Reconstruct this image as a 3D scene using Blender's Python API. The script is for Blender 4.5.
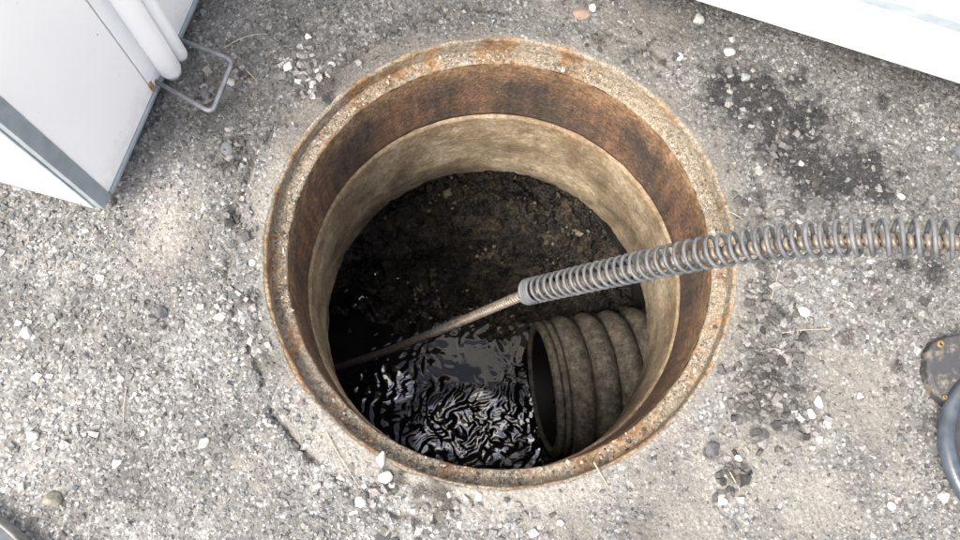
import bpy, math, random
import numpy as np
from mathutils import Vector, Matrix, Euler

for o in list(bpy.data.objects):
    bpy.data.objects.remove(o)
scn = bpy.context.scene
C = scn.collection
rng = np.random.default_rng(7)
random.seed(7)
R = math.radians

# ------------------------------------------------------------------ camera, sky, sun, exposure
CAM = np.array([-.075, -.411, 1.269])
CAM_ROT = (.282, -.03, 0.0)
cd = bpy.data.cameras.new('camera')
cd.sensor_width = 36.0
cd.lens = 30.0
cd.clip_start = 0.02
cd.clip_end = 600.0
cam = bpy.data.objects.new('camera', cd)
cam.location = CAM
cam.rotation_euler = CAM_ROT
C.objects.link(cam)
scn.camera = cam

SUN_DIR = Vector((-.50, -.55, 1.0)).normalized()       # towards the sun, behind thin cloud
w = bpy.data.worlds.new('World')
scn.world = w
w.use_nodes = True
wn = w.node_tree
sky = wn.nodes.new('ShaderNodeTexSky')
sky.sky_type = 'NISHITA'
sky.sun_disc = False
sky.sun_elevation = math.asin(SUN_DIR.z)
sky.sun_rotation = math.atan2(SUN_DIR.x, SUN_DIR.y)
sky.air_density = 1.0
sky.dust_density = 7.0
sky.ozone_density = 1.0
wn.nodes['Background'].inputs['Strength'].default_value = 0.14
wn.links.new(sky.outputs[0], wn.nodes['Background'].inputs['Color'])
sd = bpy.data.lights.new('sun', 'SUN')
sd.energy = 1.5
sd.angle = R(28)
sd.color = (1.0, .975, .95)
sun = bpy.data.objects.new('sun', sd)
sun.rotation_euler = SUN_DIR.to_track_quat('Z', 'Y').to_euler()
sun.location = SUN_DIR * 6
C.objects.link(sun)
scn.view_settings.view_transform = 'Standard'
scn.view_settings.look = 'None'
scn.view_settings.exposure = 1.6
scn.view_settings.gamma = 1.0

# ------------------------------------------------------------------ pixel -> place helpers
RM = np.array(Euler(CAM_ROT, 'XYZ').to_matrix())
def ray(px, py):
    return RM @ np.array([(px - 480) / 800., -(py - 270) / 800., -1.0])
def at(px, py, z=0.0):
    d = ray(px, py)
    return CAM + d * ((z - CAM[2]) / d[2])
def at_depth(px, py, dep):
    return CAM + ray(px, py) * dep
def V(a):
    return Vector((float(a[0]), float(a[1]), float(a[2])))

# ------------------------------------------------------------------ numpy noise
PERM = rng.permutation(4096)
RND = rng.random(4096)
def _h(ix, iy, iz=0):
    return RND[PERM[(PERM[(PERM[ix & 4095] + iy) & 4095] + iz) & 4095]]
def vnoise(x, y, s, seed=0):
    x = np.asarray(x, float) * s + 1000.37 + seed * 17.3
    y = np.asarray(y, float) * s + 1000.71 + seed * 9.1
    ix = np.floor(x).astype(int); iy = np.floor(y).astype(int)
    fx = x - ix; fy = y - iy
    fx = fx * fx * (3 - 2 * fx); fy = fy * fy * (3 - 2 * fy)
    a = _h(ix, iy, seed); b = _h(ix + 1, iy, seed); c = _h(ix, iy + 1, seed); d = _h(ix + 1, iy + 1, seed)
    return (a * (1 - fx) + b * fx) * (1 - fy) + (c * (1 - fx) + d * fx) * fy
def fbm(x, y, s, oct=4, seed=0):
    t = 0; a = .5; n = 0
    for k in range(oct):
        t = t + a * vnoise(x, y, s * 2 ** k, seed + k); n += a; a *= .5
    return t / n
def sstep(a, b, x):
    t = np.clip((x - a) / (b - a), 0, 1)
    return t * t * (3 - 2 * t)

# ------------------------------------------------------------------ mesh helpers
def link(name, me, parent=None):
    o = bpy.data.objects.new(name, me)
    C.objects.link(o)
    if parent is not None:
        o.parent = parent
    return o
def mesh_np(name, verts, faces, mat=None, smooth=True):
    """faces: int array (n,3) or (n,4)"""
    verts = np.asarray(verts, np.float32); faces = np.asarray(faces, np.int32)
    k = faces.shape[1]; n = len(faces)
    me = bpy.data.meshes.new(name)
    me.vertices.add(len(verts)); me.vertices.foreach_set('co', verts.ravel())
    me.loops.add(n * k); me.loops.foreach_set('vertex_index', faces.ravel())
    me.polygons.add(n)
    me.polygons.foreach_set('loop_start', np.arange(0, n * k, k, dtype=np.int32))
    me.polygons.foreach_set('loop_total', np.full(n, k, np.int32))
    me.update(calc_edges=True)
    me.validate()
    me.polygons.foreach_set('use_smooth', np.full(len(me.polygons), smooth, bool))
    if mat: me.materials.append(mat)
    return me
def set_col(me, name, cols):
    a = me.color_attributes.new(name, 'FLOAT_COLOR', 'POINT')
    c = np.ones((len(me.vertices), 4), np.float32); c[:, :3] = cols
    a.data.foreach_set('color', c.ravel())
def tag(o, label=None, cat=None, group=None, kind=None):
    if label: o['label'] = label
    if cat: o['category'] = cat
    if group: o['group'] = group
    if kind: o['kind'] = kind
    return o
def empty(name, loc=(0, 0, 0)):
    o = bpy.data.objects.new(name, None)
    o.empty_display_size = .05
    o.location = loc
    C.objects.link(o)
    return o
def grid_faces(nu, nv, close_u=False, flip=False):
    """vertex index = v*nu+u"""
    uu = nu if close_u else nu - 1
    u = np.arange(uu); v = np.arange(nv - 1)
    U, Vv = np.meshgrid(u, v)
    U = U.ravel(); Vv = Vv.ravel(); U2 = (U + 1) % nu
    f = np.stack([Vv * nu + U, Vv * nu + U2, (Vv + 1) * nu + U2, (Vv + 1) * nu + U], 1)
    return f[:, ::-1] if flip else f
def lathe(prof, n=192, rough=0.0, seed=0, sc=30., step=.006, flip=False):
    """profile [(r,z)] about the z axis, resampled, with a little unevenness"""
    P = [np.array(prof[0], float)]
    for a, b in zip(prof, prof[1:]):
        a = np.array(a, float); b = np.array(b, float)
        k = max(1, int(np.linalg.norm(b - a) / step))
        for i in range(1, k + 1): P.append(a + (b - a) * i / k)
    P = np.array(P)
    th = np.linspace(0, 2 * np.pi, n, endpoint=False)
    T, Rr = np.meshgrid(th, P[:, 0]); _, Z = np.meshgrid(th, P[:, 1])
    if rough:
        nn = fbm(np.cos(T) * Rr * 1.0 + Z * .63, np.sin(T) * Rr + Z * 1.31, sc, 4, seed) - .5
        Rr = Rr + nn * rough * 2
        Z = Z + (fbm(np.cos(T) * .4 + 5, np.sin(T) * .4 + Rr, sc * .7, 3, seed + 9) - .5) * rough
    v = np.stack([np.cos(T) * Rr, np.sin(T) * Rr, Z], 2).reshape(-1, 3)
    return v, grid_faces(n, len(P), True, flip)
def frames(pts):
    pts = np.asarray(pts, float)
    t = np.gradient(pts, axis=0); t /= np.linalg.norm(t, axis=1)[:, None]
    up = np.array([0, 0, 1.0])
    nrm = []
    n0 = np.cross(t[0], up)
    if np.linalg.norm(n0) < 1e-3: n0 = np.array([1.0, 0, 0])
    n0 /= np.linalg.norm(n0)
    for k in range(len(pts)):
        n0 = n0 - t[k] * np.dot(n0, t[k]); n0 /= np.linalg.norm(n0)
        nrm.append(n0.copy())
    nrm = np.array(nrm)
    return t, nrm, np.cross(t, nrm)
def tube(pts, rad, sides=8, caps=True):
    pts = np.asarray(pts, float); n = len(pts)
    rad = np.full(n, rad, float) if np.isscalar(rad) else np.asarray(rad, float)
    if caps:
        pts = np.vstack([pts[:1], pts, pts[-1:]]); rad = np.concatenate([[1e-5], rad, [1e-5]])
        t, a, b = frames(pts[1:-1])
        a = np.vstack([a[:1], a, a[-1:]]); b = np.vstack([b[:1], b, b[-1:]]); n += 2
    else:
        t, a, b = frames(pts)
    th = np.linspace(0, 2 * np.pi, sides, endpoint=False)
    v = pts[:, None, :] + rad[:, None, None] * (np.cos(th)[None, :, None] * a[:, None, :] + np.sin(th)[None, :, None] * b[:, None, :])
    return v.reshape(-1, 3), grid_faces(sides, n, True)
def spline(ctrl, step):
    """Catmull-Rom through ctrl, resampled evenly by arc length"""
    c = np.asarray(ctrl, float)
    c = np.vstack([2 * c[0] - c[1], c, 2 * c[-1] - c[-2]])
    out = []
    for i in range(1, len(c) - 2):
        for u in np.linspace(0, 1, 60, endpoint=False):
            p0, p1, p2, p3 = c[i - 1:i + 3]
            out.append(.5 * (2 * p1 + (p2 - p0) * u + (2 * p0 - 5 * p1 + 4 * p2 - p3) * u * u + (3 * p1 - p0 - 3 * p2 + p3) * u ** 3))
    out.append(c[-2]); out = np.array(out)
    L = np.concatenate([[0], np.cumsum(np.linalg.norm(np.diff(out, axis=0), axis=1))])
    s = np.arange(0, L[-1], step)
    return np.stack([np.interp(s, L, out[:, k]) for k in range(3)], 1), L[-1]
def helix(path, step, rad, pitch_fn, seg):
    """wound wire centre line about a path sampled every step; pitch_fn(s) in metres"""
    t, a, b = frames(path)
    s = np.arange(len(path)) * step
    ph = np.concatenate([[0], np.cumsum(2 * np.pi * step / np.array([pitch_fn(q) for q in s[1:]]))])
    N = int(ph[-1] / (2 * np.pi) * seg)
    P = np.linspace(0, ph[-1], N)
    sp = np.interp(P, ph, s)
    I = lambda arr: np.stack([np.interp(sp, s, arr[:, k]) for k in range(3)], 1)
    return I(path) + rad * (np.cos(P)[:, None] * I(a) + np.sin(P)[:, None] * I(b)), sp
def merge(parts):
    vs, fs, k = [], [], 0
    for v, f in parts:
        vs.append(np.asarray(v)); fs.append(np.asarray(f) + k); k += len(v)
    return np.vstack(vs), np.vstack(fs)
def bevel_box(sx, sy, sz, bev=.002, mat=None, name='box'):
    import bmesh
    bm = bmesh.new()
    bmesh.ops.create_cube(bm, size=1)
    for v in bm.verts: v.co = Vector((v.co.x * sx, v.co.y * sy, v.co.z * sz))
    if bev: bmesh.ops.bevel(bm, geom=bm.edges[:], offset=bev, segments=2, affect='EDGES', profile=.5)
    me = bpy.data.meshes.new(name); bm.to_mesh(me); bm.free()
    if mat: me.materials.append(mat)
    return me
def prism(poly, z0, z1, mat=None, name='prism', bev=.0):
    import bmesh
    bm = bmesh.new()
    vs = [bm.verts.new((p[0], p[1], z0)) for p in poly]
    f = bm.faces.new(vs)
    r = bmesh.ops.extrude_face_region(bm, geom=[f])
    for e in r['geom']:
        if isinstance(e, bmesh.types.BMVert): e.co.z = z1
    bmesh.ops.recalc_face_normals(bm, faces=bm.faces[:])
    if bev: bmesh.ops.bevel(bm, geom=[e for e in bm.edges if abs(e.verts[0].co.z - z1) < 1e-6 and abs(e.verts[1].co.z - z1) < 1e-6], offset=bev, segments=3, affect='EDGES', profile=.5)
    me = bpy.data.meshes.new(name); bm.to_mesh(me); bm.free()
    if mat: me.materials.append(mat)
    return me

# ------------------------------------------------------------------ material helper
class M:
    def __init__(s, name):
        s.m = bpy.data.materials.new(name); s.m.use_nodes = True
        s.t = s.m.node_tree; s.b = s.t.nodes['Principled BSDF']
        s.geo = s.t.nodes.new('ShaderNodeNewGeometry')
    def _in(s, sock, v):
        if hasattr(v, 'is_output'): s.t.links.new(v, sock)
        elif isinstance(v, (tuple, list)) and len(v) == 3 and sock.type == 'RGBA': sock.default_value = (*v, 1)
        else: sock.default_value = v
    def node(s, ty, ins=None, **kw):
        n = s.t.nodes.new(ty)
        for k, v in kw.items(): setattr(n, k, v)
        for k, v in (ins or {}).items(): s._in(n.inputs[k], v)
        return n
    def pos(s, scale=(1, 1, 1), obj=False):
        src = s.node('ShaderNodeTexCoord').outputs['Object'] if obj else s.geo.outputs['Position']
        return s.node('ShaderNodeMapping', {'Vector': src, 'Scale': scale}).outputs[0]
    def noise(s, scale, detail=4, rough=.55, vec=None, dist=0):
        return s.node('ShaderNodeTexNoise', {'Vector': vec or s.pos(), 'Scale': scale, 'Detail': detail, 'Roughness': rough, 'Distortion': dist}).outputs[0]
    def vor(s, scale, feature='F1', out='Distance', vec=None, rnd=1.0):
        return s.node('ShaderNodeTexVoronoi', {'Vector': vec or s.pos(), 'Scale': scale, 'Randomness': rnd}, feature=feature).outputs[out]
    def ramp(s, fac, stops):
        n = s.node('ShaderNodeValToRGB', {'Fac': fac})
        e = n.color_ramp.elements
        while len(e) < len(stops): e.new(.5)
        for k, (p, c) in enumerate(stops):
            e[k].position = p
            e[k].color = (c, c, c, 1) if np.isscalar(c) else (*c, 1)
        return n.outputs[0]
    def mix(s, fac, a, b, mode='MIX'):
        n = s.node('ShaderNodeMix', data_type='RGBA', blend_type=mode)
        s._in(n.inputs[0], fac); s._in(n.inputs[6], a); s._in(n.inputs[7], b)
        return n.outputs[2]
    def math(s, op, a, b=0.0):
        n = s.node('ShaderNodeMath', operation=op)
        s._in(n.inputs[0], a); s._in(n.inputs[1], b)
        return n.outputs[0]
    def attr(s, name):
        return s.node('ShaderNodeAttribute', attribute_name=name)
    def sep(s, v):
        return s.node('ShaderNodeSeparateXYZ', {'Vector': v}).outputs
    def bump(s, h, strength=.5, dist=.002, nrm=None):
        n = s.node('ShaderNodeBump', {'Height': h, 'Strength': strength, 'Distance': dist})
        if nrm: s._in(n.inputs['Normal'], nrm)
        return n.outputs[0]
    def out(s, color=None, rough=None, normal=None, metal=None, ior=None, spec=None, **kw):
        for k, v in (('Base Color', color), ('Roughness', rough), ('Normal', normal), ('Metallic', metal), ('IOR', ior), ('Specular IOR Level', spec)):
            if v is not None: s._in(s.b.inputs[k], v)
        for k, v in kw.items(): s._in(s.b.inputs[k], v)
        return s.m

# ------------------------------------------------------------------ materials
def m_ground():
    m = M('weathered_asphalt')
    k = m.attr('mask'); r, g, b = m.sep(k.outputs['Color'])
    cell = m.vor(150, out='Color')
    cellv = m.sep(cell)[0]
    fine = m.noise(420, 3)
    med = m.noise(38, 5)
    c = m.ramp(cellv, [(0, (.07, .07, .07)), (.3, (.13, .129, .126)), (.6, (.19, .188, .182)), (.85, (.26, .258, .252)), (1, (.40, .40, .39))])
    matrix = m.ramp(med, [(.3, (.10, .099, .097)), (.7, (.18, .177, .172))])
    edge = m.ramp(m.vor(150), [(.35, 0.0), (.62, 1.0)])
    c = m.mix(edge, c, matrix)
    sand = m.ramp(m.noise(300, 4), [(.3, (.115, .108, .097)), (.52, (.19, .181, .164)), (.7, (.265, .255, .236))])
    c = m.mix(m.math('MULTIPLY', r, m.ramp(m.noise(120, 4), [(.35, .55), (.6, 1.0)])), c, sand)
    c = m.mix(1.0, c, m.attr('dust_shade').outputs['Color'], 'MULTIPLY')
    c = m.mix(1.0, c, (.935, .945, .925), 'MULTIPLY')
    tar = m.ramp(fine, [(.35, (.008, .008, .010)), (.58, (.026, .026, .029)), (.72, (.08, .08, .08))])
    c = m.mix(g, c, tar)
    c = m.mix(b, c, m.ramp(fine, [(.35, (.03, .028, .025)), (.7, (.11, .10, .088))]))
    h = m.math('ADD', m.math('MULTIPLY', m.vor(150), -.9), m.math('MULTIPLY', fine, .8))
    return m.out(c, .93, m.bump(h, .7, .003), spec=.25)
def m_stone():
    m = M('crushed_stone')
    a = m.attr('col').outputs['Color']
    n = m.ramp(m.noise(260, 4), [(.3, .62), (.7, 1.25)])
    c = m.mix(1.0, a, n, 'MULTIPLY')
    return m.out(c, .88, m.bump(m.noise(600, 3), .35, .001), spec=.3)
def m_pebble(name, base, var=.3, sc=130):
    m = M(name)
    n = m.noise(sc, 5, vec=m.pos(obj=False))
    lo = tuple(x * (1 - var) for x in base); hi = tuple(min(.9, x * (1 + var)) for x in base)
    return m.out(m.ramp(n, [(.3, lo), (.7, hi)]), .85, m.bump(m.noise(350, 5), .5, .0015), spec=.3)
def m_rust(name, sandy=0.0):
    m = M(name)
    x, y, z = m.sep(m.geo.outputs['Position'])
    big = m.noise(7, 5, .6); med = m.noise(30, 6, .65); fine = m.noise(190, 4, .6)
    streak = m.noise(1, 5, .6, vec=m.pos((55, 55, 6)))
    base = m.ramp(big, [(.34, (.050, .039, .032)), (.47, (.085, .058, .041)), (.58, (.135, .080, .050)), (.70, (.185, .115, .070))])
    dark = m.ramp(streak, [(.38, 1.0), (.58, 0.0)])
    c = m.mix(m.math('MULTIPLY', dark, .42), base, (.024, .021, .019))
    top = m.node('ShaderNodeMapRange', {'Value': m.math('ADD', z, m.math('MULTIPLY', m.math('SUBTRACT', med, .5), .10)), 'From Min': -.105, 'From Max': -.03}).outputs[0]
    orange = m.ramp(med, [(.3, (.10, .058, .029)), (.5, (.205, .128, .066)), (.72, (.29, .20, .118))])
    c = m.mix(m.math('MULTIPLY', top, .85), c, orange)
    spk = m.ramp(m.vor(120), [(.10, 1.0), (.16, 0.0)])
    spk2 = m.math('MULTIPLY', spk, m.ramp(m.noise(45, 2), [(.56, 0.0), (.62, 1.0)]))
    c = m.mix(spk2, c, (.30, .27, .22))
    if sandy:
        sm = m.ramp(m.math('ADD', m.math('MULTIPLY', m.noise(14, 5, .65), .75), m.math('MULTIPLY', m.noise(120, 3), .25)), [(.49 - sandy * .1, 0.0), (.585 - sandy * .1, 1.0)])
        sc = m.ramp(m.noise(420, 4), [(.32, (.105, .086, .063)), (.5, (.20, .172, .130)), (.7, (.29, .26, .21))])
        c = m.mix(sm, c, sc)
    c = m.mix(.8, c, m.ramp(m.noise(130, 5, .7), [(.34, .45), (.5, 1.0), (.68, 1.7)]), 'MULTIPLY')
    h = m.math('ADD', m.math('MULTIPLY', med, .6), fine)
    return m.out(c, .88, m.bump(h, .75, .004), spec=.25)
def m_concrete_ring():
    m = M('stained_concrete')
    x, y, z = m.sep(m.geo.outputs['Position'])
    st = m.noise(1, 6, .62, vec=m.pos((9, 9, 6)))
    st2 = m.noise(1, 5, .6, vec=m.pos((34, 34, 12)))
    c = m.ramp(st, [(.30, (.12, .092, .060)), (.45, (.215, .172, .113)), (.56, (.32, .268, .185)), (.70, (.43, .37, .27))])
    c = m.mix(m.ramp(st2, [(.40, .32), (.60, 0.0)]), c, (.10, .078, .05))
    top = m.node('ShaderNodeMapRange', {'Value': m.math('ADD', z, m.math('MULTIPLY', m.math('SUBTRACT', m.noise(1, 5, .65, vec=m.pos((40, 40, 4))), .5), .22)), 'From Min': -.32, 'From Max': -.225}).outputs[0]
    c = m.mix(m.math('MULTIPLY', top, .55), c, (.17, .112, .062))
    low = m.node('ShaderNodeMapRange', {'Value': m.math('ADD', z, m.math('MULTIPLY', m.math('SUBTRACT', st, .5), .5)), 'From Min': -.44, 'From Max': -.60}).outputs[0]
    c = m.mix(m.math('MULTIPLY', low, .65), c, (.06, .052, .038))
    spk = m.math('MULTIPLY', m.ramp(m.vor(95), [(.09, 1.0), (.14, 0.0)]), m.ramp(m.noise(30, 2), [(.55, 0.0), (.6, 1.0)]))
    c = m.mix(spk, c, (.5, .47, .42))
    c = m.mix(.7, c, m.ramp(m.noise(110, 5, .7), [(.34, .55), (.5, 1.0), (.68, 1.5)]), 'MULTIPLY')
    h = m.math('ADD', m.noise(120, 5), m.math('MULTIPLY', m.noise(25, 4), 1.2))
    return m.out(c, .85, m.bump(h, .7, .004), spec=.3)
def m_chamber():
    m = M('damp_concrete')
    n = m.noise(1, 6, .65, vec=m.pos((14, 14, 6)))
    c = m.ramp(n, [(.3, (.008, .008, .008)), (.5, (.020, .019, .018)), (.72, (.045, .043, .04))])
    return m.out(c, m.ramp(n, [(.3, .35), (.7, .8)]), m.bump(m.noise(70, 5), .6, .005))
def m_sludge():
    m = M('wet_sludge')
    n = m.noise(17, 7, .78); f = m.noise(90, 5, .65)
    c = m.ramp(n, [(.36, (.006, .006, .006)), (.48, (.018, .016, .014)), (.57, (.050, .041, .029)), (.70, (.15, .118, .075))])
    spk = m.math('MULTIPLY', m.ramp(m.vor(75), [(.12, 1.0), (.22, 0.0)]), m.ramp(m.noise(22, 3), [(.54, 0.0), (.64, 1.0)]))
    c = m.mix(spk, c, (.22, .18, .12))
    h = m.math('ADD', f, m.math('MULTIPLY', m.noise(35, 5), 1.5))
    return m.out(c, m.ramp(f, [(.42, .06), (.66, .42)]), m.bump(h, 1.0, .010), spec=.6)
def m_water():
    m = M('greasy_water')
    n = m.noise(9, 4, .6)
    return m.out(m.ramp(n, [(.35, (.006, .006, .007)), (.7, (.016, .015, .013))]), .03, ior=m.node('ShaderNodeMapRange', {'Value': m.sep(m.attr('film').outputs['Color'])[0], 'To Min': 1.33, 'To Max': 2.2}).outputs[0])   # greasy film lies in patches
def m_pipe():
    m = M('muddy_pipe')
    n = m.noise(46, 8, .85, vec=m.pos()); f = m.noise(130, 5, .7)
    c = m.ramp(n, [(.36, (.040, .036, .028)), (.47, (.110, .098, .076)), (.56, (.20, .178, .138)), (.68, (.37, .335, .27))])
    spk = m.math('MULTIPLY', m.ramp(m.vor(90), [(.1, 1.0), (.18, 0.0)]), m.ramp(m.noise(28, 2), [(.56, 0.0), (.63, 1.0)]))
    c = m.mix(spk, c, (.32, .29, .23))
    return m.out(c, m.ramp(f, [(.35, .35), (.65, .75)]), m.bump(m.math('ADD', n, f), .7, .005))
def m_steel(name, lo, hi, rough=.45, metal=.7, sc=60):
    m = M(name)
    n = m.noise(sc, 5, .65)
    return m.out(m.ramp(n, [(.32, lo), (.7, hi)]), m.ramp(m.noise(sc * 2, 4), [(.3, rough - .12), (.7, rough + .2)]), m.bump(m.noise(sc * 5, 3), .25, .0008), metal=metal)
def m_spring():
    m = M('dull_spring_steel')
    n = m.noise(45, 6, .7)
    c = m.ramp(n, [(.30, (.055, .060, .064)), (.52, (.10, .108, .115)), (.72, (.16, .168, .172))])
    c = m.mix(m.ramp(m.noise(22, 6, .75), [(.54, 0.0), (.68, .8)]), c, (.085, .062, .042))
    return m.out(c, m.ramp(m.noise(90, 4), [(.3, .42), (.7, .75)]), m.bump(m.noise(300, 3), .4, .001), metal=.2)
def m_flap():
    m = M('muddy_rubber')
    n = m.math('ADD', m.math('MULTIPLY', m.noise(26, 6, .7), .75), m.math('MULTIPLY', m.noise(140, 4), .25))
    c = m.mix(m.ramp(n, [(.51, 0.0), (.61, .9)]), (.030, .031, .035), m.ramp(m.noise(160, 4), [(.3, (.09, .083, .066)), (.7, (.17, .158, .125))]))
    return m.out(c, m.ramp(n, [(.45, .4), (.56, .85)]), m.bump(m.math('ADD', n, m.noise(200, 3)), .5, .002))
def m_white():
    m = M('white_paint')
    n = m.noise(3, 5, .6); f = m.noise(60, 4)
    c = m.ramp(n, [(.3, (.82, .835, .835)), (.7, (.87, .875, .865))])
    spk = m.math('MULTIPLY', m.ramp(m.vor(26), [(.035, 1.0), (.055, 0.0)]), m.ramp(m.noise(9, 2), [(.54, 0.0), (.58, 1.0)]))
    c = m.mix(spk, c, (.20, .15, .10))
    c = m.mix(m.ramp(m.noise(11, 7, .75), [(.60, 0.0), (.80, .35)]), c, (.42, .40, .36))
    x, y, z = m.sep(m.geo.outputs['Position'])
    dirt = m.node('ShaderNodeMapRange', {'Value': m.math('ADD', z, m.math('MULTIPLY', m.math('SUBTRACT', f, .5), .12)), 'From Min': .10, 'From Max': .03}).outputs[0]
    c = m.mix(m.math('MULTIPLY', dirt, .35), c, (.45, .42, .37))
    return m.out(c, .38, m.bump(m.noise(18, 3), .08, .004))
def m_plain(name, col, rough=.6, metal=0.0, var=.25, sc=80):
    m = M(name)
    lo = tuple(x * (1 - var) for x in col); hi = tuple(min(.95, x * (1 + var)) for x in col)
    return m.out(m.ramp(m.noise(sc, 5, .6), [(.3, lo), (.7, hi)]), rough, m.bump(m.noise(sc * 4, 3), .3, .001), metal=metal)

MAT = dict(ground=m_ground(), stone=m_stone(), rust=m_rust('rusty_cast_iron'), rust_lip=m_rust('rusty_lip', .55), rust_sand=m_rust('rusty_iron_with_sand', .62),
           conc=m_concrete_ring(), chamber=m_chamber(), sludge=m_sludge(), water=m_water(), pipe=m_pipe(),
           spring=m_spring(),
           cable=m_steel('worn_cable_steel', (.085, .074, .062), (.24, .21, .175), .42, .35, 90),
           bead=m_steel('pale_bead', (.36, .40, .42), (.55, .58, .60), .5, .2, 40),
           trim=m_steel('galvanised_trim', (.21, .25, .28), (.30, .345, .375), .5, .2, 40),
           wire=m_steel('grey_wire', (.13, .14, .152), (.22, .235, .25), .45, .4, 80),
           white=m_white(), rubber=m_plain('blue_grey_rubber', (.045, .056, .071), .28, 0, .35, 50),
           rubber_dark=m_plain('dark_rubber', (.026, .026, .030), .45, 0, .5, 40),
           mud=m_plain('dry_mud', (.15, .138, .11), .9, 0, .6, 110), brass=m_plain('brass', (.17, .125, .065), .5, .5, .3, 90),
           straw=m_plain('dry_straw', (.32, .285, .21), .8, 0, .3, 60), pipe_shade=m_plain('pipe_inner_shade', (.010, .009, .008), .5), black=m_plain('dark_gap', (.02, .018, .016), .9),
           rustspot=m_plain('rust_stain', (.30, .19, .07), .85, 0, .5, 120),
           cover=m_steel('worn_cover_steel', (.028, .035, .041), (.065, .076, .085), .6, .1, 110),
           cover_edge=m_plain('bright_worn_edge', (.16, .165, .16), .6, .1, .3, 120))

# ------------------------------------------------------------------ the ground and its stains
R_RIM = .39
def blobs(x, y, lst):
    m = np.zeros_like(x)
    for px, py, rad, s in lst:
        c = at(px, py); rr = rad / 600.
        m = np.maximum(m, s * np.exp(-((x - c[0]) ** 2 + (y - c[1]) ** 2) / (rr * rr)))
    return m
SAND = [(165, 235, 60, .9), (640, 30, 65, .95), (700, 90, 30, .5), (850, 395, 60, .9), (770, 450, 70, .9), (690, 490, 70, .9), (820, 510, 70, .8), (740, 330, 30, .7),
        (320, 430, 40, .8), (280, 330, 20, .8), (250, 470, 30, .6), (900, 470, 40, .6), (450, 500, 40, .6), (560, 500, 60, .8), (90, 330, 30, .5), (560, 20, 40, .5)]
TAR = [(735, 95, 40, 1), (765, 108, 50, 1), (795, 130, 60, 1), (815, 165, 52, 1), (850, 175, 48, 1), (880, 190, 34, .9), (882, 104, 13, .9), (800, 85, 30, .7),
       (930, 268, 26, .85), (905, 262, 20, .7), (330, 100, 14, .8), (290, 30, 12, .5)]
DIRT = [(325, 85, 18, .8), (640, 55, 14, .9), (600, 40, 14, .7), (760, 350, 20, .45), (765, 410, 26, .5), (735, 470, 16, .8), (710, 450, 9, 1), (895, 365, 10, .8), (845, 338, 12, .8), (912, 118, 8, .8), (235, 150, 26, .6),
        (210, 110, 22, .7), (120, 320, 40, .35), (90, 290, 18, .5), (430, 500, 34, .7), (395, 478, 20, .8), (340, 500, 26, .5), (250, 300, 16, .7), (265, 360, 14, .7)]
def masks(x, y):
    r = np.hypot(x, y); th = np.arctan2(y, x)
    n1 = fbm(x, y, 28, 5, 3); n2 = fbm(x, y, 45, 5, 11); n3 = fbm(x, y, 60, 4, 19)
    collar = .424 + .03 * (fbm(x, y, 7, 3, 31) - .4) + .012 * np.sin(th * 3 + 1)
    sand = sstep(collar + .010, collar - .022, r + .07 * (n1 - .5)) * .95
    sand = np.maximum(sand, sstep(.24, .72, blobs(x, y, SAND) * (.15 + 1.5 * n1)) * .85)
    tar = .9 * sstep(.32, .86, blobs(x, y, TAR) * (-.35 + 1.9 * n2 + .85 * fbm(x, y, 150, 3, 23)))
    dirt = sstep(.34, .62, blobs(x, y, DIRT) * (.3 + 1.3 * n3))
    # the broken joint round the frame
    jr = .452 + .020 * (fbm(x, y, 9, 4, 41) - .5) * 2
    jm = sstep(.42, .6, fbm(np.cos(th) * 3, np.sin(th) * 3, 1.6, 3, 57) + .34 * sstep(.05, -.25, x))
    joint = np.exp(-((r - jr) / .006) ** 2) * jm * sstep(.3, .62, fbm(x, y, 55, 4, 61)) * sstep(-.9, -.5, y / r * 1.0 + .35 * (x < -.1))
    return sand * (1 - tar * .9), tar, np.maximum(dirt, joint * .95), joint
BARE_SHADE = [(20, 300, 34, 1), (70, 320, 34, 1), (120, 335, 26, .8), (290, 500, 30, .9), (330, 520, 26, .8), (240, 120, 50, .8), (390, 30, 60, .6), (470, 15, 60, .5), (860, 70, 60, .5), (780, 360, 40, .5), (700, 40, 40, .6)]  # bare asphalt patches, plus painted shade beside the cabinet and vehicle
def dust_shade(x, y):
    # light painted in: paler sunlit side, darker towards cabinet and vehicle, plus uneven dusty patches
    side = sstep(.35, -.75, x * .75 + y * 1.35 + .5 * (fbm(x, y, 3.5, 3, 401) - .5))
    return (.80 + .30 * side) * (.52 + .96 * fbm(x, y, 10, 5, 411)) * (1 - .30 * blobs(x, y, BARE_SHADE))
def height(x, y, full=True):
    r = np.hypot(x, y)
    sand, tar, dirt, joint = masks(x, y)
    h = .010 * (fbm(x, y, 5, 3, 71) - .5) + .005 * (fbm(x, y, 24, 4, 77) - .5)
    h = h + .0055 * (fbm(x, y, 110, 3, 83) - .5) * (1 - .75 * sand)
    h = h - .011 * joint
    h = h + .004 * sstep(.43, .5, r)
    near = sstep(.47, .392, r)
    h = h * (1 - .8 * near) + .0015 * near
    return h * sstep(1.9, 1.2, r)

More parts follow.
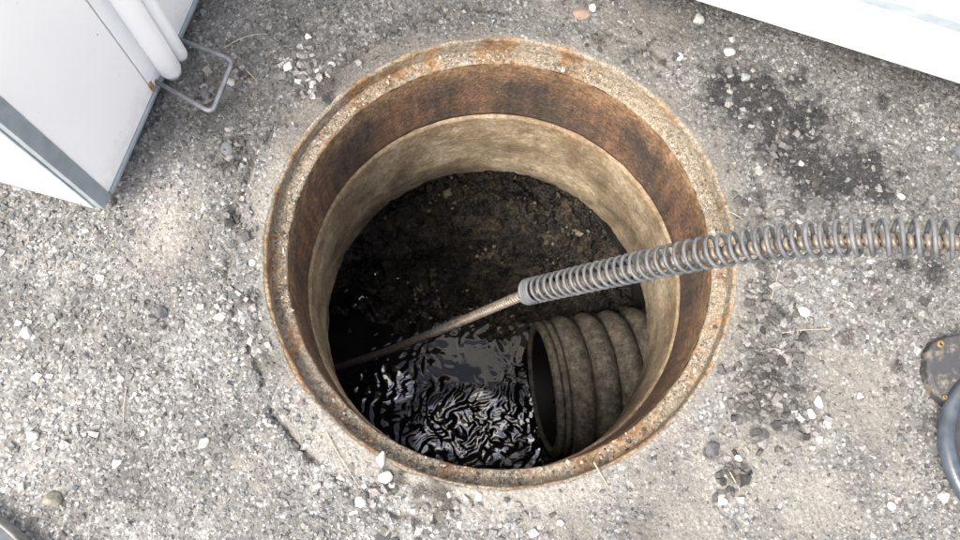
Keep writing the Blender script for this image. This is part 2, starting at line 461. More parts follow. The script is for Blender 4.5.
NA = 1000
rad = [R_RIM + .0012]
st = .0032
while rad[-1] < 1.12: rad.append(rad[-1] + st)
while rad[-1] < 2.0: rad.append(rad[-1] * 1.02)
near_n = len(rad)
for q in (3, 5, 9, 16, 30, 60, 120, 250): rad.append(q)
rad = np.array(rad)
th = np.linspace(0, 2 * np.pi, NA, endpoint=False)
T, RR = np.meshgrid(th, rad)
X = np.cos(T); Y = np.sin(T)
edge_n = (fbm(X * .39, Y * .39, 30, 5, 91) - .55) * .013
RR = RR + edge_n * sstep(.40, .39, RR)
X = X * RR; Y = Y * RR
Z = height(X, Y)
Z[0] -= .012
gv = np.stack([X, Y, Z], 2).reshape(-1, 3)
gm = mesh_np('ground', gv, grid_faces(NA, len(rad), True), MAT['ground'])
sa, ta, di, jo = masks(X.ravel(), Y.ravel())
set_col(gm, 'mask', np.stack([sa, ta, di], 1))
set_col(gm, 'dust_shade', np.repeat(dust_shade(X.ravel(), Y.ravel())[:, None], 3, 1))
tag(link('ground', gm), kind='structure')

# loose and embedded chippings: thousands of small faceted stones
phi = (1 + 5 ** .5) / 2
ICO = np.array([(-1, phi, 0), (1, phi, 0), (-1, -phi, 0), (1, -phi, 0), (0, -1, phi), (0, 1, phi), (0, -1, -phi), (0, 1, -phi), (phi, 0, -1), (phi, 0, 1), (-phi, 0, -1), (-phi, 0, 1)]) / math.hypot(1, phi)
ICF = np.array([(0, 11, 5), (0, 5, 1), (0, 1, 7), (0, 7, 10), (0, 10, 11), (1, 5, 9), (5, 11, 4), (11, 10, 2), (10, 7, 6), (7, 1, 8), (3, 9, 4), (3, 4, 2), (3, 2, 6), (3, 6, 8), (3, 8, 9), (4, 9, 5), (2, 4, 11), (6, 2, 10), (8, 6, 7), (9, 8, 1)])
def rand_rot(n):
    q = rng.normal(size=(n, 4)); q /= np.linalg.norm(q, axis=1)[:, None]
    a, b, c, d = q.T
    return np.stack([np.stack([1 - 2 * (c * c + d * d), 2 * (b * c - a * d), 2 * (b * d + a * c)], 1),
                     np.stack([2 * (b * c + a * d), 1 - 2 * (b * b + d * d), 2 * (c * d - a * b)], 1),
                     np.stack([2 * (b * d - a * c), 2 * (c * d + a * b), 1 - 2 * (b * b + c * c)], 1)], 1)
CUB = np.array([(x_, y_, z_) for x_ in (-1, 1) for y_ in (-1, 1) for z_ in (-1, 1)]) * .72
CUF = np.array([(0, 1, 3), (0, 3, 2), (4, 6, 7), (4, 7, 5), (0, 4, 5), (0, 5, 1), (2, 3, 7), (2, 7, 6), (0, 2, 6), (0, 6, 4), (1, 5, 7), (1, 7, 3)])
def stones(pos, size, col, flat=.75, base=(CUB, CUF)):
    n = len(pos); B, F = base; k = len(B)
    v = B[None] + rng.uniform(-.38, .38, (n, k, 3))
    v = v * (size[:, None] * rng.uniform(.6, 1.4, (n, 3)))[:, None, :]
    v = np.einsum('nij,nkj->nki', rand_rot(n), v)
    v[:, :, 2] *= flat
    v += pos[:, None, :]
    f = F[None] + (np.arange(n) * k)[:, None, None]
    return v.reshape(-1, 3), f.reshape(-1, 3), np.repeat(col, k, axis=0)
NS = 118000
x = rng.uniform(-1.08, 1.08, NS * 2); y = rng.uniform(-.68, .68, NS * 2)
r = np.hypot(x, y)
sa, ta, di, jo = masks(x, y)
keep = (r > R_RIM + .012) & (rng.random(len(x)) < (1 - .74 * sa) * (1 - .30 * ta))
x, y, sa, ta, di = (q[keep][:NS] for q in (x, y, sa, ta, di))
n = len(x)
size = np.clip(rng.lognormal(math.log(.00205), .40, n), .0010, .0054) * (1 - .25 * sa) * (.70 + .68 * fbm(x, y, 7, 3, 431))
tone = rng.random(n)
g = np.where(tone < .17, rng.uniform(.065, .11, n), np.where(tone < .72, rng.uniform(.125, .195, n), np.where(tone < .982, rng.uniform(.195, .28, n), rng.uniform(.32, .48, n))))
g = g * dust_shade(x, y)
g = g * np.where(rng.random(n) < .27, 1 - .1 * ta, 1 - .84 * ta) * (1 - .45 * di)
warm = rng.normal(0, .03, n) + .03 * sa + .0
g = g * .95
col = np.stack([g * (.985 + warm), g, g * (.985 - warm)], 1)
z = height(x, y) + size * rng.uniform(-.62, .05, n)
P1 = (np.stack([x, y, z], 1), size, col)
# heaps of coarser loose chippings
HEAPS = [(300, 62, 20, 46, .34, .0046), (312, 80, 14, 26, .40, .0046), (345, 50, 20, 22, .25, .004), (765, 405, 24, 95, .17, .0054), (752, 385, 20, 60, .15, .0052), (785, 345, 22, 44, .18, .0048), (768, 312, 20, 54, .16, .0052), (800, 420, 18, 30, .26, .005),
         (240, 150, 20, 24, .16, .0042), (235, 75, 14, 12, .22, .006), (205, 95, 12, 12, .2, .0055), (420, 490, 44, 80, .24, .0042), (390, 470, 16, 22, .3, .0052), (735, 475, 16, 22, .16, .005), (500, 495, 40, 40, .28, .0038),
         (790, 150, 60, 80, .16, .004), (740, 80, 40, 26, .3, .0042), (880, 300, 60, 30, .35, .0036), (120, 320, 60, 40, .25, .004), (230, 300, 30, 30, .4, .004), (60, 400, 60, 40, .55, .004), (650, 60, 30, 30, .13, .004), (745, 245, 12, 20, .16, .0045),
         (735, 205, 14, 22, .18, .005), (760, 290, 16, 30, .18, .0045), (240, 220, 16, 26, .2, .0042), (260, 330, 14, 20, .24, .004), (300, 420, 20, 20, .3, .004)]
hx, hy, hs, hc = [], [], [], []
for px, py, rr, k, tn, s in HEAPS:
    c = at(px, py)
    a = rng.normal(size=(k, 2)) * rr / 600. * .7
    hx += list(c[0] + a[:, 0]); hy += list(c[1] + a[:, 1])
    hs += list(np.clip(rng.lognormal(math.log(s), .25, k), .002, .0078))
    hc += list(np.clip(rng.lognormal(math.log(tn * .55), .45, k), .03, .5))
hx, hy, hs, hc = map(np.array, (hx, hy, hs, hc))
ok = np.hypot(hx, hy) > R_RIM + .018
hx, hy, hs, hc = hx[ok], hy[ok], hs[ok], hc[ok]
P2 = (np.stack([hx, hy, height(hx, hy) + hs * .45], 1), hs, np.stack([hc * 1.02, hc, hc * .96], 1))
v, f, c = stones(*[np.concatenate([a, b]) for a, b in zip(P1, P2)])
me = mesh_np('gravel', v, f, MAT['stone'], False)
set_col(me, 'col', c)
tag(link('gravel', me), 'grey and white crushed stone chippings strewn over the worn asphalt', 'gravel', kind='stuff')

# ------------------------------------------------------------------ manhole: frame, concrete ring, chamber
mf = empty('manhole_casting', (0, 0, -.236))
tag(mf, 'round rusty cast iron manhole frame set into the asphalt', 'manhole')
def under(name, prof, mat, parent, off, **kw):
    v, f = lathe(prof, **kw)
    v = v - np.array(off)
    o = link(name, mesh_np(name, v, f, mat), parent)
    return o
OFF = (0, 0, -.236)
under('rim_lip', [(.412, -.016), (.404, -.004), (.3955, .0005), (.3905, .0002), (.3885, -.003), (.3875, -.0295)], MAT['rust_lip'], mf, OFF, n=360, rough=.0016, seed=5, sc=45, step=.003)
under('cover_seat', [(.3900, -.0305), (.378, -.0310), (.366, -.0312), (.3635, -.0325), (.3622, -.036)], MAT['rust_sand'], mf, OFF, n=360, rough=.0014, seed=6, sc=55, step=.003)
under('barrel', [(.3620, -.0365), (.3615, -.12), (.3610, -.225), (.3625, -.2345), (.395, -.236)], MAT['rust'], mf, OFF, n=360, rough=.0014, seed=7, sc=40, step=.006)
# grit lying on the cover seat
k = 3400
a = rng.uniform(0, 2 * np.pi, k); rr = rng.uniform(.3645, .3865, k)
gx, gy = np.cos(a) * rr, np.sin(a) * rr
pm = fbm(gx, gy, 9, 4, 131)
kp = (rng.random(k) < sstep(.36, .6, pm) + .12); gx, gy = gx[kp], gy[kp]; k = len(gx)
gs = np.clip(rng.lognormal(math.log(.0012), .45, k), .0006, .0042)
gt = np.clip(rng.lognormal(math.log(.155), .5, k), .03, .42)
v, f, c = stones(np.stack([gx, gy, -.0310 + gs * .35], 1), gs, np.stack([gt * 1.08, gt * .97, gt * .80], 1))
me = mesh_np('grit', v, f, MAT['stone'], False); set_col(me, 'col', c)
tag(link('grit', me), 'sandy grit lying on the ledge of the rusty frame', 'grit', kind='stuff')

cr = empty('concrete_ring', (0, 0, -.565))
tag(cr, 'tan stained concrete ring below the rusty iron frame', 'concrete ring')
prof = [(.398, -.2385), (.364, -.2385), (.3585, -.2405), (.3575, -.246), (.3600, -.34), (.366, -.46), (.3725, -.557), (.3755, -.5645), (.395, -.567), (.66, -.567)]
v, f = lathe(prof, n=420, rough=.0030, seed=15, sc=26, step=.006)
# chipped lower edge
low = sstep(-.50, -.562, v[:, 2]) * (np.hypot(v[:, 0], v[:, 1]) < .384)
ang = np.arctan2(v[:, 1], v[:, 0])
chip = np.clip(fbm(np.cos(ang) * 4, np.sin(ang) * 4, 5, 4, 21) - .60, 0, 1) * .07
v[:, 2] += low * chip
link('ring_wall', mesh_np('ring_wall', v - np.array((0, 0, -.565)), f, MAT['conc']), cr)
ch = empty('chamber_wall', (0, 0, -1.36))
tag(ch, 'dark damp wall of the underground chamber below the concrete ring', 'chamber wall')
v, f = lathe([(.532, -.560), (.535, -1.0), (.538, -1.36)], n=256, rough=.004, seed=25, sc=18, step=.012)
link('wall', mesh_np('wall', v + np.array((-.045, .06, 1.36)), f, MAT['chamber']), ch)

# ------------------------------------------------------------------ sludge and water on the chamber floor
WZ = -1.20
N = 420
xs = np.linspace(-.62, .62, N); ys = np.linspace(-.62, .62, N)
X, Y = np.meshgrid(xs, ys)
wob = .05 * (fbm(X, Y, 8, 4, 201) - .5) * 2
b1 = sstep(-.01, .17, Y - .03 + wob - .20 * np.maximum(0, -X - .10))        # bank on the far side
b2 = sstep(.135, .22, X + wob * .5)                                              # bank beside the pipe
rise = np.maximum(b1 * .070, b2 * .06)
rv = at(400, 278, WZ); rise = rise - .07 * np.exp(-(((Y - rv[1] - .25 * (X - rv[0]) + wob * .6) / .030) ** 2)) * sstep(.10, 0.0, X)   # a trickle cutting the bank
rise = rise + .16 * sstep(.16, .46, Y + wob)
H = WZ - .035 + rise + +.075 * (fbm(X, Y, 14, 5, 211) - .5) + .034 * (fbm(X, Y, 50, 4, 221) - .5)
H = H + .040 * (np.abs(fbm(X, Y, 30, 4, 231) - .5) * -2 + .25) * sstep(WZ - .02, WZ + .03, H)
for px, py, rx in ((385, 276, .11), (362, 302, .07)):          # shallow trickles over the bank
    c_ = at(px, py, WZ)
    wgl = .012 * np.sin(X * 38) + .05 * (fbm(X, Y, 18, 3, 241) - .5)
    H = H - np.maximum(0, H - WZ + .004) * np.exp(-((X - c_[0]) / rx) ** 4) * np.exp(-((Y - c_[1] + wgl) / .013) ** 2)
v = np.stack([X, Y, H], 2).reshape(-1, 3)
tag(link('sludge', mesh_np('sludge', v, grid_faces(N, N), MAT['sludge'])), kind='structure')
# rippled water
N = 640
xs = np.linspace(-.62, .62, N); X, Y = np.meshgrid(xs, xs)
wc = at(470, 425, WZ); calm = at(475, 366, WZ); calm2 = at(372, 330, WZ)
amp = np.exp(-(((X - wc[0]) / .26) ** 2 + ((Y - wc[1]) / .15) ** 2)) + .15
amp *= 1 - .985 * np.exp(-(((X - calm[0]) / .11) ** 2 + ((Y - calm[1]) / .062) ** 2) ** 2)
for px, py in ((385, 276), (365, 300), (420, 270)):
    c_ = at(px, py, WZ); amp += .75 * np.exp(-(((X - c_[0]) / .10) ** 2 + ((Y - c_[1]) / .03) ** 2))
wx = X + .030 * (fbm(X, Y, 12, 3, 301) - .5) * 2; wy = Y + .030 * (fbm(X, Y, 12, 3, 311) - .5) * 2
src = at(360, 380, WZ)
d1 = np.hypot(wx - src[0], (wy - src[1]) * 1.3)
src2 = at(535, 400, WZ); d2 = np.hypot(wx - src2[0], wy - src2[1])
dirx = (wx - src[0]); an = np.arctan2(wy - src[1], dirx)
rid = 1 - np.abs(2 * fbm(wx * 1.0, wy * 1.6, 24, 2, 321) - 1) * 2
hw = .22 * np.sin(d1 * 2 * np.pi / .034) + .22 * np.sin(d2 * 2 * np.pi / .029 + 1) + 3.0 * (fbm(wx * .8 + wy * .5, (wy - wx * .45) * 1.9, 22, 2, 341) - .5) + .9 * (fbm(wx * 1.3, wy, 46, 2, 331) - .5) + .35 * rid
hw *= .0032 * amp
v = np.stack([X, Y, WZ + hw], 2).reshape(-1, 3)
wm = mesh_np('water', v, grid_faces(N, N), MAT['water'])
film = np.zeros_like(X)
for px, py, rx, ry in ((475, 425, .17, .10), (380, 385, .10, .06), (432, 440, .05, .05), (535, 425, .03, .10), (385, 276, .14, .03), (375, 300, .10, .02)):
    c_ = at(px, py, WZ)
    film = np.maximum(film, np.exp(-(((X - c_[0]) / rx) ** 2 + ((Y - c_[1]) / ry) ** 2) ** 1.5))
film = sstep(.24, .62, film * (.25 + 1.5 * fbm(X, Y, 17, 3, 351)))
set_col(wm, 'film', np.repeat(film.reshape(-1, 1), 3, 1))
tag(link('water', wm), kind='structure')
# bits of rubble and rag in the sludge
k = 1300
n_even = k
dx = rng.uniform(-.53, .46, k); dy = rng.uniform(-.3, .56, k)
def sl(xq, yq):
    ix = np.clip(((xq + .62) / 1.24 * 419).astype(int), 0, 419); iy = np.clip(((yq + .62) / 1.24 * 419).astype(int), 0, 419)
    return H[iy, ix]
for px, py, rr_, kk in ((490, 262, .05, 70), (480, 318, .07, 120), (520, 335, .05, 80), (430, 300, .06, 60), (560, 250, .06, 50), (450, 210, .10, 80), (545, 465, .04, 50)):
    c_ = at(px, py, WZ + .03)
    dx = np.concatenate([dx, c_[0] + rng.normal(size=kk) * rr_ * .6]); dy = np.concatenate([dy, c_[1] + rng.normal(size=kk) * rr_ * .5])
dz = sl(dx, dy)
kc = len(dx)
clus = np.arange(kc) >= n_even
kp = (dz > WZ + .002) & (np.hypot(dx + .045, dy - .06) < .52); clus = clus[kp]; dx, dy, dz = dx[kp], dy[kp], dz[kp]; k = len(dx)
ds = np.clip(rng.lognormal(math.log(.0045), .5, k), .0015, .013)
dt = np.clip(rng.lognormal(math.log(.024), 1.0, k), .004, .26)
dt = np.where(clus, np.clip(dt * 3.2, .03, .34), dt)
v, f, c = stones(np.stack([dx, dy, dz + ds * .1], 1), ds, np.stack([dt * 1.15, dt, dt * .72], 1), .7, (ICO, ICF))
me = mesh_np('rubble', v, f, MAT['stone'], False); set_col(me, 'col', c)
tag(link('rubble', me), 'dark rubble and debris bedded in the black sludge', 'rubble', kind='stuff')

# ------------------------------------------------------------------ corrugated pipe
PM = at(541, 389, -1.0)
ay, tl = R(8), R(4.0)
axis = Vector((math.cos(ay) * math.cos(tl), math.sin(ay) * math.cos(tl), -math.sin(tl)))   # mouth -> into the wall
pq = axis.to_track_quat('Z', 'Y')
pipe = empty('corrugated_pipe', V(PM))
pipe.rotation_mode = 'QUATERNION'; pipe.rotation_quaternion = pq
tag(pipe, 'muddy grey-brown corrugated pipe jutting from the chamber wall above black water', 'pipe')
def ridge(name, s0, s1, rv, rp, seed, fl=.5, mat='pipe', n=96):
    prof = []
    for i in range(15):
        u = i / 14
        w_ = math.sin(math.pi * u) ** fl
        prof.append((rv + (rp - rv) * w_, s0 + (s1 - s0) * u))
    v, f = lathe(prof, n=n, rough=.0022, seed=seed, sc=32, step=1)
    return link(name, mesh_np(name, v, f, MAT[mat]), pipe)
v, f = lathe([(.1805, .0035), (.176, 0.0), (.171, .002), (.169, .012)], n=96, rough=.002, seed=61, sc=30, step=.004)
link('mouth_rim', mesh_np('mouth_rim', v, f, MAT['pipe']), pipe)
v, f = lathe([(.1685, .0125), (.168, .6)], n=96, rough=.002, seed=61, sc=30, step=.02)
link('inner_wall', mesh_np('inner_wall', v, f, MAT['pipe_shade']), pipe)  # near-black colour stands in for the shade inside the pipe
ridge('mouth_lip', .002, .024, .180, .190, 62)
ridge('ridge', .024, .042, .184, .193, 63)
s = .042
for i in range(6):
    w_ = .070
    ridge('ridge', s, s + w_, .172, .201, 64 + i, .62)
    s += w_

# ------------------------------------------------------------------ drain cable and its guide spring
k0 = at_depth(960, 240, .95); k1 = at_depth(905, 238, .975)
kd = (k0 - k1) / np.linalg.norm(k0 - k1)
ctl = [np.array((1.80, k0[1] + .02, .032)), np.array((1.50, k0[1] + .015, .07)), np.array((1.22, k0[1] + .01, .20))]
ctl += [k0 + kd * .40 + np.array((0, .0, -.115)), k0 + kd * .24 + np.array((0, .0, -.042)), k0 + kd * .11 + np.array((0, 0, -.009)), k0, k1,
        at_depth(850, 238, 1.0), at_depth(780, 242, 1.06), at_depth(700, 254, 1.14), at_depth(610, 273, 1.28), at_depth(527, 292, 1.45)]
path, L = spline(ctl, .002)
# guide spring: open turns, then a collar of close turns at the tip
SR, SW = .0218, .0030
Ls = (len(path) - 1) * .002
def sp_pitch(q): return .0172 * (1 + .13 * (float(vnoise(np.array([q]), np.array([0.0]), 42, 5)[0]) - .5)) if q < Ls - .026 else .0062
hx_, sp_ = helix(path, .002, SR, sp_pitch, 26)
gs = empty('guide_spring', V(ctl[0]) * 1.0)
gs.location = (1.80, float(k0[1]) + .02, .006)
tag(gs, 'open grey steel guide spring arching over the asphalt into the manhole', 'guide spring')
go = np.array(gs.location)
cut = int(np.searchsorted(sp_, Ls - .026))
v, f = tube(hx_[:cut], SW, 8); link('coil', mesh_np('coil', v - go, f, MAT['spring']), gs)
v, f = tube(hx_[cut - 1:], SW, 8); link('end_collar', mesh_np('end_collar', v - go, f, MAT['spring']), gs)
# cable: runs inside the spring and on down into the water
sag = path.copy(); sag[:, 2] -= .006; sag[:, 1] -= .002
p_exit = sag[-1]
end = at(333, 369, -1.12)
c2 = [sag[k] for k in range(0, len(sag) - 20, 60)] + [p_exit, at_depth(450, 326, 1.78), at_depth(390, 350, 2.08), end, end + np.array((-.07, .0, -.16))]
cp, Lc = spline(c2, .0015)
ch_, _ = helix(cp, .0015, .0062, lambda q: .0096, 16)
v1 = tube(ch_, .0042, 8); v2 = tube(cp[::6], .0040, 8)
dc = link('drain_cable', mesh_np('drain_cable', merge([v1, v2])[0] - go, merge([v1, v2])[1], MAT['cable']))
dc.location = go
tag(dc, 'coiled brown steel drain cable running through the spring down into black water', 'cable')

# ------------------------------------------------------------------ white cabinet at the left
CZ = .05
B0 = at(102, 207.5, CZ); e_r = at(194, 0, CZ) - B0; e_r = e_r / np.linalg.norm(e_r)      # along the face beside the manhole
n_r = np.array((e_r[1], -e_r[0], 0))                                            # its outward normal
e_l = -n_r                                                                      # along the other visible face
cab = empty('white_cabinet', (B0[0], B0[1], 0)); B0[2] = 0
cab.rotation_euler = (0, 0, math.atan2(e_r[1], e_r[0]))                         # local +x along the face, +y into the body
tag(cab, 'white painted steel cabinet with grey corner strip and wire loop at its foot', 'cabinet')
CH, CW, CDp = 1.7, 1.3, .95
def cbox(name, x0, x1, y0, y1, z0, z1, mat, bev=.0015):
    o = link(name, bevel_box(x1 - x0, y1 - y0, z1 - z0, bev, MAT[mat], name), cab)
    o.location = ((x0 + x1) / 2, (y0 + y1) / 2, (z0 + z1) / 2)
    return o
def loc(px, py, z=CZ):
    q = at(px, py, z) - B0
    return np.array((q @ e_r, q @ e_l, q[2]))
gx = loc(157, 92)[0]
cbox('front_panel', .0265, gx - .0012, .000, .03, CZ, CH, 'white')
door = cbox('door', gx + .0012, CW, .000, .03, CZ, CH, 'white')
cbox('door_gap', gx - .004, gx + .004, .006, .036, CZ + .002, CH - .004, 'black', 0)
cbox('side_panel', .0, .03, .034, CDp, CZ, CH, 'white')
cstrip = cbox('corner_strip', -.001, .026, -.0025, .012, CZ - .004, CH + .002, 'trim', .001)
cbox('corner_bead', -.0045, -.0005, .0125, .033, CZ - .004, CH + .002, 'bead', .0015)
cbox('back_panel', CW - .03, CW, .031, CDp, CZ, CH, 'white')
cbox('rear_panel', .031, CW - .031, CDp - .03, CDp - .001, CZ, CH, 'white')
cbox('top_panel', .0, CW, .0, CDp, CH + .0035, CH + .03, 'white', .004)
cbox('bottom_trim', .028, CW, -.0045, .004, CZ - .008, CZ - .0005, 'trim', .001)
cbox('bottom_trim', -.004, .004, .036, CDp, CZ - .006, CZ - .0005, 'trim', .001)
cbox('floor_panel', .035, CW - .035, .035, CDp - .035, CZ - .004, CZ + .02, 'white', 0)
for fx in (.15, CW - .15):
    for fy in (.15, CDp - .15): cbox('foot', fx - .03, fx + .03, fy - .03, fy + .03, -.002, CZ - .0045, 'black', .003)
a = loc(176, 74); b = loc(187, 56)
def cmesh(name, v, f, mat):
    return link(name, mesh_np(name, v, f, MAT[mat]), cab)
def post(name, x, r, y, z0):
    pts = [(x, y, z0), (x, y, z0 + r * .25), (x, y, z0 + r), (x, y, z0 + .1), (x, y, CH - .03)]
    v, f = tube(pts, [r * .35, r * .8, r, r, r], 20)
    return cmesh(name, v, f, 'white')
post('hinge_post', a[0] + .004, .019, -.013, CZ - .012)
post('lock_rod', a[0] + .034, .0125, -.020, CZ - .004)
st_ = link('rust_stain', bevel_box(.010, .0025, .022, .001, MAT['rustspot'], 'rust_stain'), cab); st_.location = (gx + .002, -.0006, CZ + .012)
hz = CZ + .006
hp = [loc(160, 82, hz), loc(212, 113, hz), loc(233, 60, hz), loc(184, 40, hz)]
hp[0][1] = .004; hp[3][1] = .004
pts = [hp[0]]
for k in (1, 2):
    p, q, r_ = hp[k - 1], hp[k], hp[k + 1]
    d1 = (p - q) / np.linalg.norm(p - q); d2 = (r_ - q) / np.linalg.norm(r_ - q)
    A, B = q + d1 * .014, q + d2 * .014
    for u in np.linspace(0, 1, 7): pts.append((1 - u) ** 2 * A + 2 * u * (1 - u) * q + u * u * B)
pts.append(hp[3])
v, f = tube(pts, .0042, 10); cmesh('wire_loop', v, f, 'wire')
for ch_o in list(cab.children):
    nm = ch_o.name.split('.')[0]
    up = door if nm in ('hinge_post', 'lock_rod', 'rust_stain', 'wire_loop') else cstrip if nm == 'corner_bead' else None
    if up:
        ch_o.parent = up; ch_o.location = ch_o.location - up.location

# ------------------------------------------------------------------ white panelled body at the right
zp = .14
Q0 = at(697, 0, zp); Q1 = at(960, 83, zp); ep = Q1 - Q0; ep /= np.linalg.norm(ep)
vb = empty('white_vehicle_body', (Q0[0], Q0[1], 0))
vb.rotation_euler = (0, 0, math.atan2(ep[1], ep[0]))
tag(vb, 'plain white painted vehicle side with a faint fold above its lower edge', 'vehicle')
def vb_prism(name, prof, x0, x1, mat):
    n = len(prof)
    v = [(x0, p[0], p[1]) for p in prof] + [(x1, p[0], p[1]) for p in prof]
    f = [(i, (i + 1) % n, (i + 1) % n + n, i + n) for i in range(n)]
    me = bpy.data.meshes.new(name)
    me.from_pydata(v, [], f + [tuple(range(n))[::-1], tuple(range(n, 2 * n))]); me.update()
    me.materials.append(MAT[mat])
    return link(name, me, vb)
npn = np.array((-ep[1], ep[0], 0))
d = ray(960, 31); tt = ((Q0 - CAM) @ npn) / (d @ npn); zc = (CAM + d * tt)[2]
vb_prism('lower_panel', [(0, zp), (.002, zp - .004), (.03, zp - .004), (.03, zc), (.0, zc)], -1.1, 1.6, 'white')
vb_prism('fold_shade_strip', [(-.004, zc + .0015), (.028, zc + .0015), (.028, zc + .0155), (-.0005, zc + .0155)], -1.098, 1.598, 'trim')  # added grey strip, painted in for the soft shading along the fold
vb_prism('upper_panel', [(.004, zc + .017), (.045, zc + .017), (.075, 1.9), (.03, 1.9)], -1.1, 1.6, 'white')
vb_prism('end_panel', [(.032, zp), (.9, zp), (.9, 1.9), (.078, 1.9)], -1.1, -1.06, 'white')
vb_prism('end_panel', [(.032, zp), (.9, zp), (.9, 1.9), (.078, 1.9)], 1.56, 1.6, 'white')
vb_prism('roof_panel', [(.03, 1.902), (.9, 1.902), (.9, 1.93), (.03, 1.93)], -1.1, 1.6, 'white')
vb_prism('underside', [(.034, zp + .004), (.89, zp + .004), (.89, zp + .03), (.034, zp + .03)], -1.05, 1.55, 'black')
for i, xx in enumerate((-.85, 1.35)):
    vb_prism('support_foot', [(.25, .0), (.65, .0), (.65, zp + .003), (.25, zp + .003)], xx - .1, xx + .1, 'black')

# ------------------------------------------------------------------ rubber machine foot at the right edge
fz = .028
F0 = at(945, 395)
ft = empty('machine_foot', V((F0[0], F0[1], 0)))
tag(ft, 'blue-grey rubber machine foot with brass eyelets and muddy flap on the asphalt', 'machine foot')
fo = np.array((F0[0], F0[1], 0))
poly = [(934, 341), (947, 336), (975, 330), (1010, 340), (1010, 405), (962, 410), (948, 404), (938, 396), (931, 384), (927, 370), (928, 352)]
pp = [(at(p[0], p[1], fz) - fo)[:2] for p in poly][::-1]
link('flap', prism(pp, .002, fz, m_flap(), 'flap', .006), ft)
def eyelet(px, py, r):
    q = at(px, py, fz + .002) - fo
    v, f = lathe([(r * .28, -.002), (r * .3, .0015), (r * .45, .0028), (r * .8, .0025), (r, .001), (r, -.003)], n=28, step=1)
    e = link('eyelet', mesh_np('eyelet', v, f, MAT['brass']), ft); e.location = V((q[0], q[1], fz + .001))
    return e
eyelet(941, 344, .0066); eyelet(945, 397, .0042)
tz = .030
cpts = [at(p[0], p[1], tz) - fo for p in ((1010, 360), (980, 376), (960, 392), (950, 412), (946, 437), (950, 461), (961, 487), (982, 512), (1020, 536))]
tp, _ = spline(cpts, .004)
v, f = tube(tp, .0125, 20); link('curved_tube', mesh_np('curved_tube', v, f, MAT['rubber']), ft)
poly = [(962, 396), (1010, 380), (1030, 530), (985, 508), (964, 482), (952, 455), (949, 430), (953, 412)]
pp = [(at(p[0], p[1], .02) - fo)[:2] for p in poly][::-1]
link('web', prism(pp, .004, .024, MAT['rubber_dark'], 'web', .003), ft)

# ------------------------------------------------------------------ round cover at the lower left
a = at(0, 515.5, .035); b = at(27, 540, .035)
d = (b - a); d /= np.linalg.norm(d); nn = np.array((d[1], -d[0], 0))
if nn @ np.array((-1, -1, 0)) < 0: nn = -nn
cc = (a + b) / 2 + nn * .382
cv = empty('manhole_cover', (cc[0], cc[1], 0))
tag(cv, 'round blue-grey steel cover with a bright worn edge lying flat on asphalt', 'manhole cover')
v, f = lathe([(.001, .0335), (.20, .0335), (.345, .0335), (.352, .0335), (.3715, .0335)], n=160, rough=.0006, seed=88, sc=60, step=.01, flip=True)
link('plate', mesh_np('plate', v, f, MAT['cover']), cv)
v, f = lathe([(.3715, .034), (.3735, .0350), (.375, .034), (.376, .030), (.376, .004), (.37, .001)], n=160, rough=.0004, seed=89, sc=60, step=.004, flip=True)
link('edge', mesh_np('edge', v, f, MAT['cover_edge']), cv)
for rr in (.31, .24, .17, .10):
    v, f = lathe([(rr - .008, .0332), (rr - .006, .0375), (rr + .006, .0375), (rr + .008, .0332)], n=120, step=1, flip=True)
    link('raised_ring', mesh_np('raised_ring', v, f, MAT['cover']), cv)

# ------------------------------------------------------------------ single stones
import bmesh
PEB = []
for k in range(5):
    bm = bmesh.new(); bmesh.ops.create_icosphere(bm, subdivisions=3, radius=1)
    rs = np.random.default_rng(50 + k)
    planes = [(Vector(rs.normal(size=3)).normalized(), rs.uniform(.55, .85)) for _ in range(11)]
    for v_ in bm.verts:
        for nn_, dd in planes:
            s_ = v_.co.dot(nn_)
            if s_ > dd: v_.co -= nn_ * (s_ - dd) * .88
        q = v_.co
        v_.co *= 1 + .05 * (float(fbm(np.array([q.x * .7 + q.z]), np.array([q.y + q.z * .6]), 2.5, 3, 140 + k)[0]) - .5)
    me = bpy.data.meshes.new('stone'); bm.to_mesh(me); bm.free()
    PEB.append(me)
SM = dict(white=m_pebble('white_stone', (.43, .42, .39), .15), pale=m_pebble('pale_grey_stone', (.32, .32, .305), .25), grey=m_pebble('grey_stone', (.105, .11, .118), .25),
          dark=m_pebble('dark_stone', (.07, .072, .078), .35), green=m_pebble('greenish_stone', (.24, .28, .265), .15), red=m_pebble('reddish_stone', (.22, .165, .135), .3), olive=m_pebble('olive_stone', (.16, .155, .125), .3))
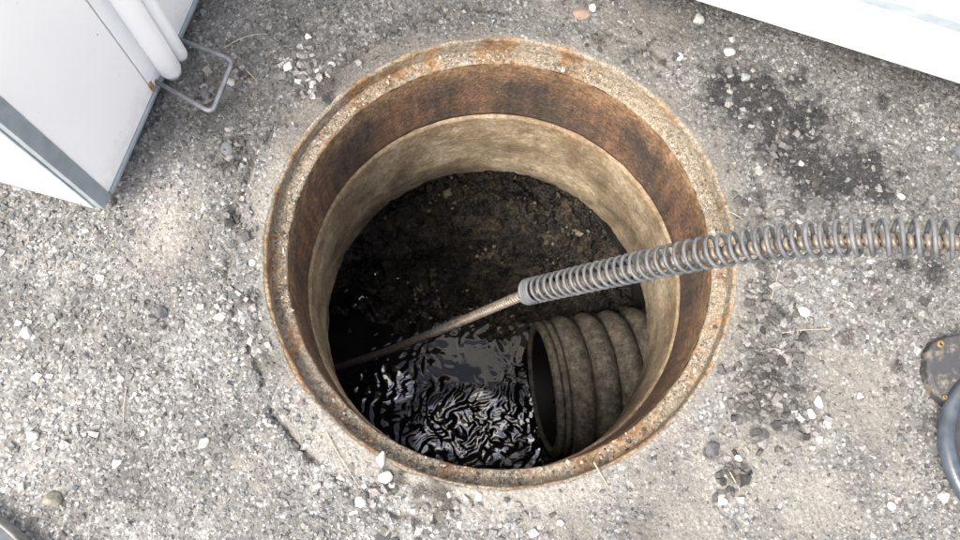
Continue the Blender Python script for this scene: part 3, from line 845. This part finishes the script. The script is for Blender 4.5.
STONES = [  # px, py, half-width px, stretch, tone, label
    (728, 53, 7, 1.0, 'white', 'rounded white stone beside the black tar stain'),
    (697, 22, 7, 1.1, 'pale', 'angular pale grey stone near the white vehicle panel'),
    (744, 80, 6, 1.2, 'green', 'grey-green angular stone lying on the black tar stain'),
    (679, 58, 4, 1.3, 'white', 'small oval white stone between rusty rim and tar stain'),
    (592, 10, 4, 1.5, 'white', 'small white stone touching the reddish stone'),
    (581, 14, 10, 1.1, 'red', 'flat reddish stone bedded in sandy asphalt'),
    (727, 72, 5, 1.3, 'grey', 'grey stone chip at the edge of the tar stain'),
    (800, 165, 4, 1.1, 'white', 'small white stone inside the black tar stain'),
    (228, 151, 7, 1.3, 'grey', 'flat grey stone between white cabinet and rusty rim'),
    (207, 96, 6, 1.1, 'grey', 'grey stone lying inside the wire loop'),
    (232, 84, 5, 1.1, 'pale', 'pale grey stone just outside the wire loop'),
    (27, 334, 6, 1.2, 'white', 'white stone out on the pale asphalt below the cabinet'),
    (220, 318, 5, 1.4, 'white', 'white flat stone beside the cracked joint'),
    (253, 263, 3.5, 1.1, 'white', 'small white stone resting on the sandy collar'),
    (163, 314, 6, 1.2, 'dark', 'dark grey stone on the pale asphalt'),
    (56, 499, 8, 1.1, 'olive', 'olive grey stone close to the round steel cover'),
    (381, 459, 5, 1.7, 'white', 'pointed white stone leaning by the rusty rim'),
    (478, 496, 4, 1.7, 'white', 'upright white stone below the rusty rim'),
    (386, 477, 6, 1.2, 'pale', 'pale stone among dark chippings below the rim'),
    (361, 502, 5, 1.2, 'white', 'white stone at the end of the long dry stem'),
    (808, 415, 5, 1.1, 'white', 'round white stone on the heap of dark chippings'),
    (816, 403, 5, 1.4, 'white', 'flat white stone topping the dark chippings'),
    (817, 440, 4, 1.2, 'white', 'white stone below the heap of dark chippings'),
    (802, 313, 5, 1.3, 'white', 'white stone below the guide spring'),
    (712, 450, 8, 1.0, 'dark', 'dark stone bedded in the sandy ground'),
    (737, 458, 4, 1.0, 'white', 'white stone beside the dark patch in the sand'),
    (720, 501, 5, 1.2, 'white', 'white chunk on the sand away from the rim'),
    (942, 497, 6, 1.2, 'white', 'pale chunk next to the curved rubber tube'),
    (890, 506, 4, 1.1, 'white', 'small white stone on open asphalt past the sand'),
    (899, 198, 4, 1.2, 'white', 'small white stone just above the guide spring'),
    (205, 443, 5, 1.2, 'white', 'pale stone in the lighter gravel below the rim'),
    (35, 437, 6, 1.1, 'white', 'rounded white stone in the pale gravel'),
]
for i, (px, py, hw_, stx, tone_, lab) in enumerate(STONES):
    p = at(px, py); s_ = hw_ / 600.
    me = PEB[i % 5].copy(); me.materials.append(SM[tone_])
    o = link('stone', me)
    fl = .4 if 'flat' in lab else .7
    sink = .1 if 'bedded' in lab else .45
    h = float(height(np.array([p[0]]), np.array([p[1]]))[0])
    o.scale = (s_, s_ * stx, s_ * fl)
    o.rotation_euler = (0, 0, random.uniform(0, 3.1) if stx < 1.5 else random.uniform(-.4, .1))
    o.location = (p[0], p[1], h + s_ * fl * sink)
    tag(o, lab, 'stone', 'single stones lying on the asphalt')

# ------------------------------------------------------------------ dry stems
STEMS = [
    ([(593, 462), (600, 474), (609, 489)], .0016, 'short pale straw leaning over the lower rusty rim'),
    ([(327, 433), (340, 456), (354, 478), (366, 496)], .0011, 'long thin dry stem below the rusty rim'),
    ([(225, 51), (240, 42), (256, 37), (271, 35)], .0013, 'curved dry stem by the wire loop'),
    ([(247, 72), (253, 78), (259, 84)], .0011, 'short dry stem between wire loop and rusty rim'),
    ([(770, 300), (774, 286), (779, 268)], .0012, 'straw lying upright of the loose chippings under the spring'),
    ([(780, 334), (802, 331), (829, 330)], .0012, 'straw lying beside a small dark clump'),
    ([(730, 213), (737, 217), (744, 222)], .0013, 'short pale straw at the rim above the spring'),
    ([(728, 472), (733, 481), (738, 490)], .0015, 'tapered pale straw on the sand by the dark patch'),
    ([(128, 390), (126, 408), (125, 425)], .0011, 'faint straw on the pale gravel'),
]
for pts_, rr, lab in STEMS:
    q = [at(p[0], p[1]) for p in pts_]
    hh = height(np.array([k[0] for k in q]), np.array([k[1] for k in q]))
    for k, hq in zip(q, hh): k[2] = max(hq, -.001) + .0035
    if 'lower rusty rim' in lab: q[0][2] = .006
    sp, _ = spline(q, .004)
    v, f = tube(sp, np.linspace(rr * .85, rr * .45, len(sp)), 6)
    base = sp[0].copy()
    o = link('dry_stem', mesh_np('dry_stem', v - base, f, MAT['straw'])); o.location = V(base)
    tag(o, lab, 'straw', 'dry stems scattered on the asphalt')
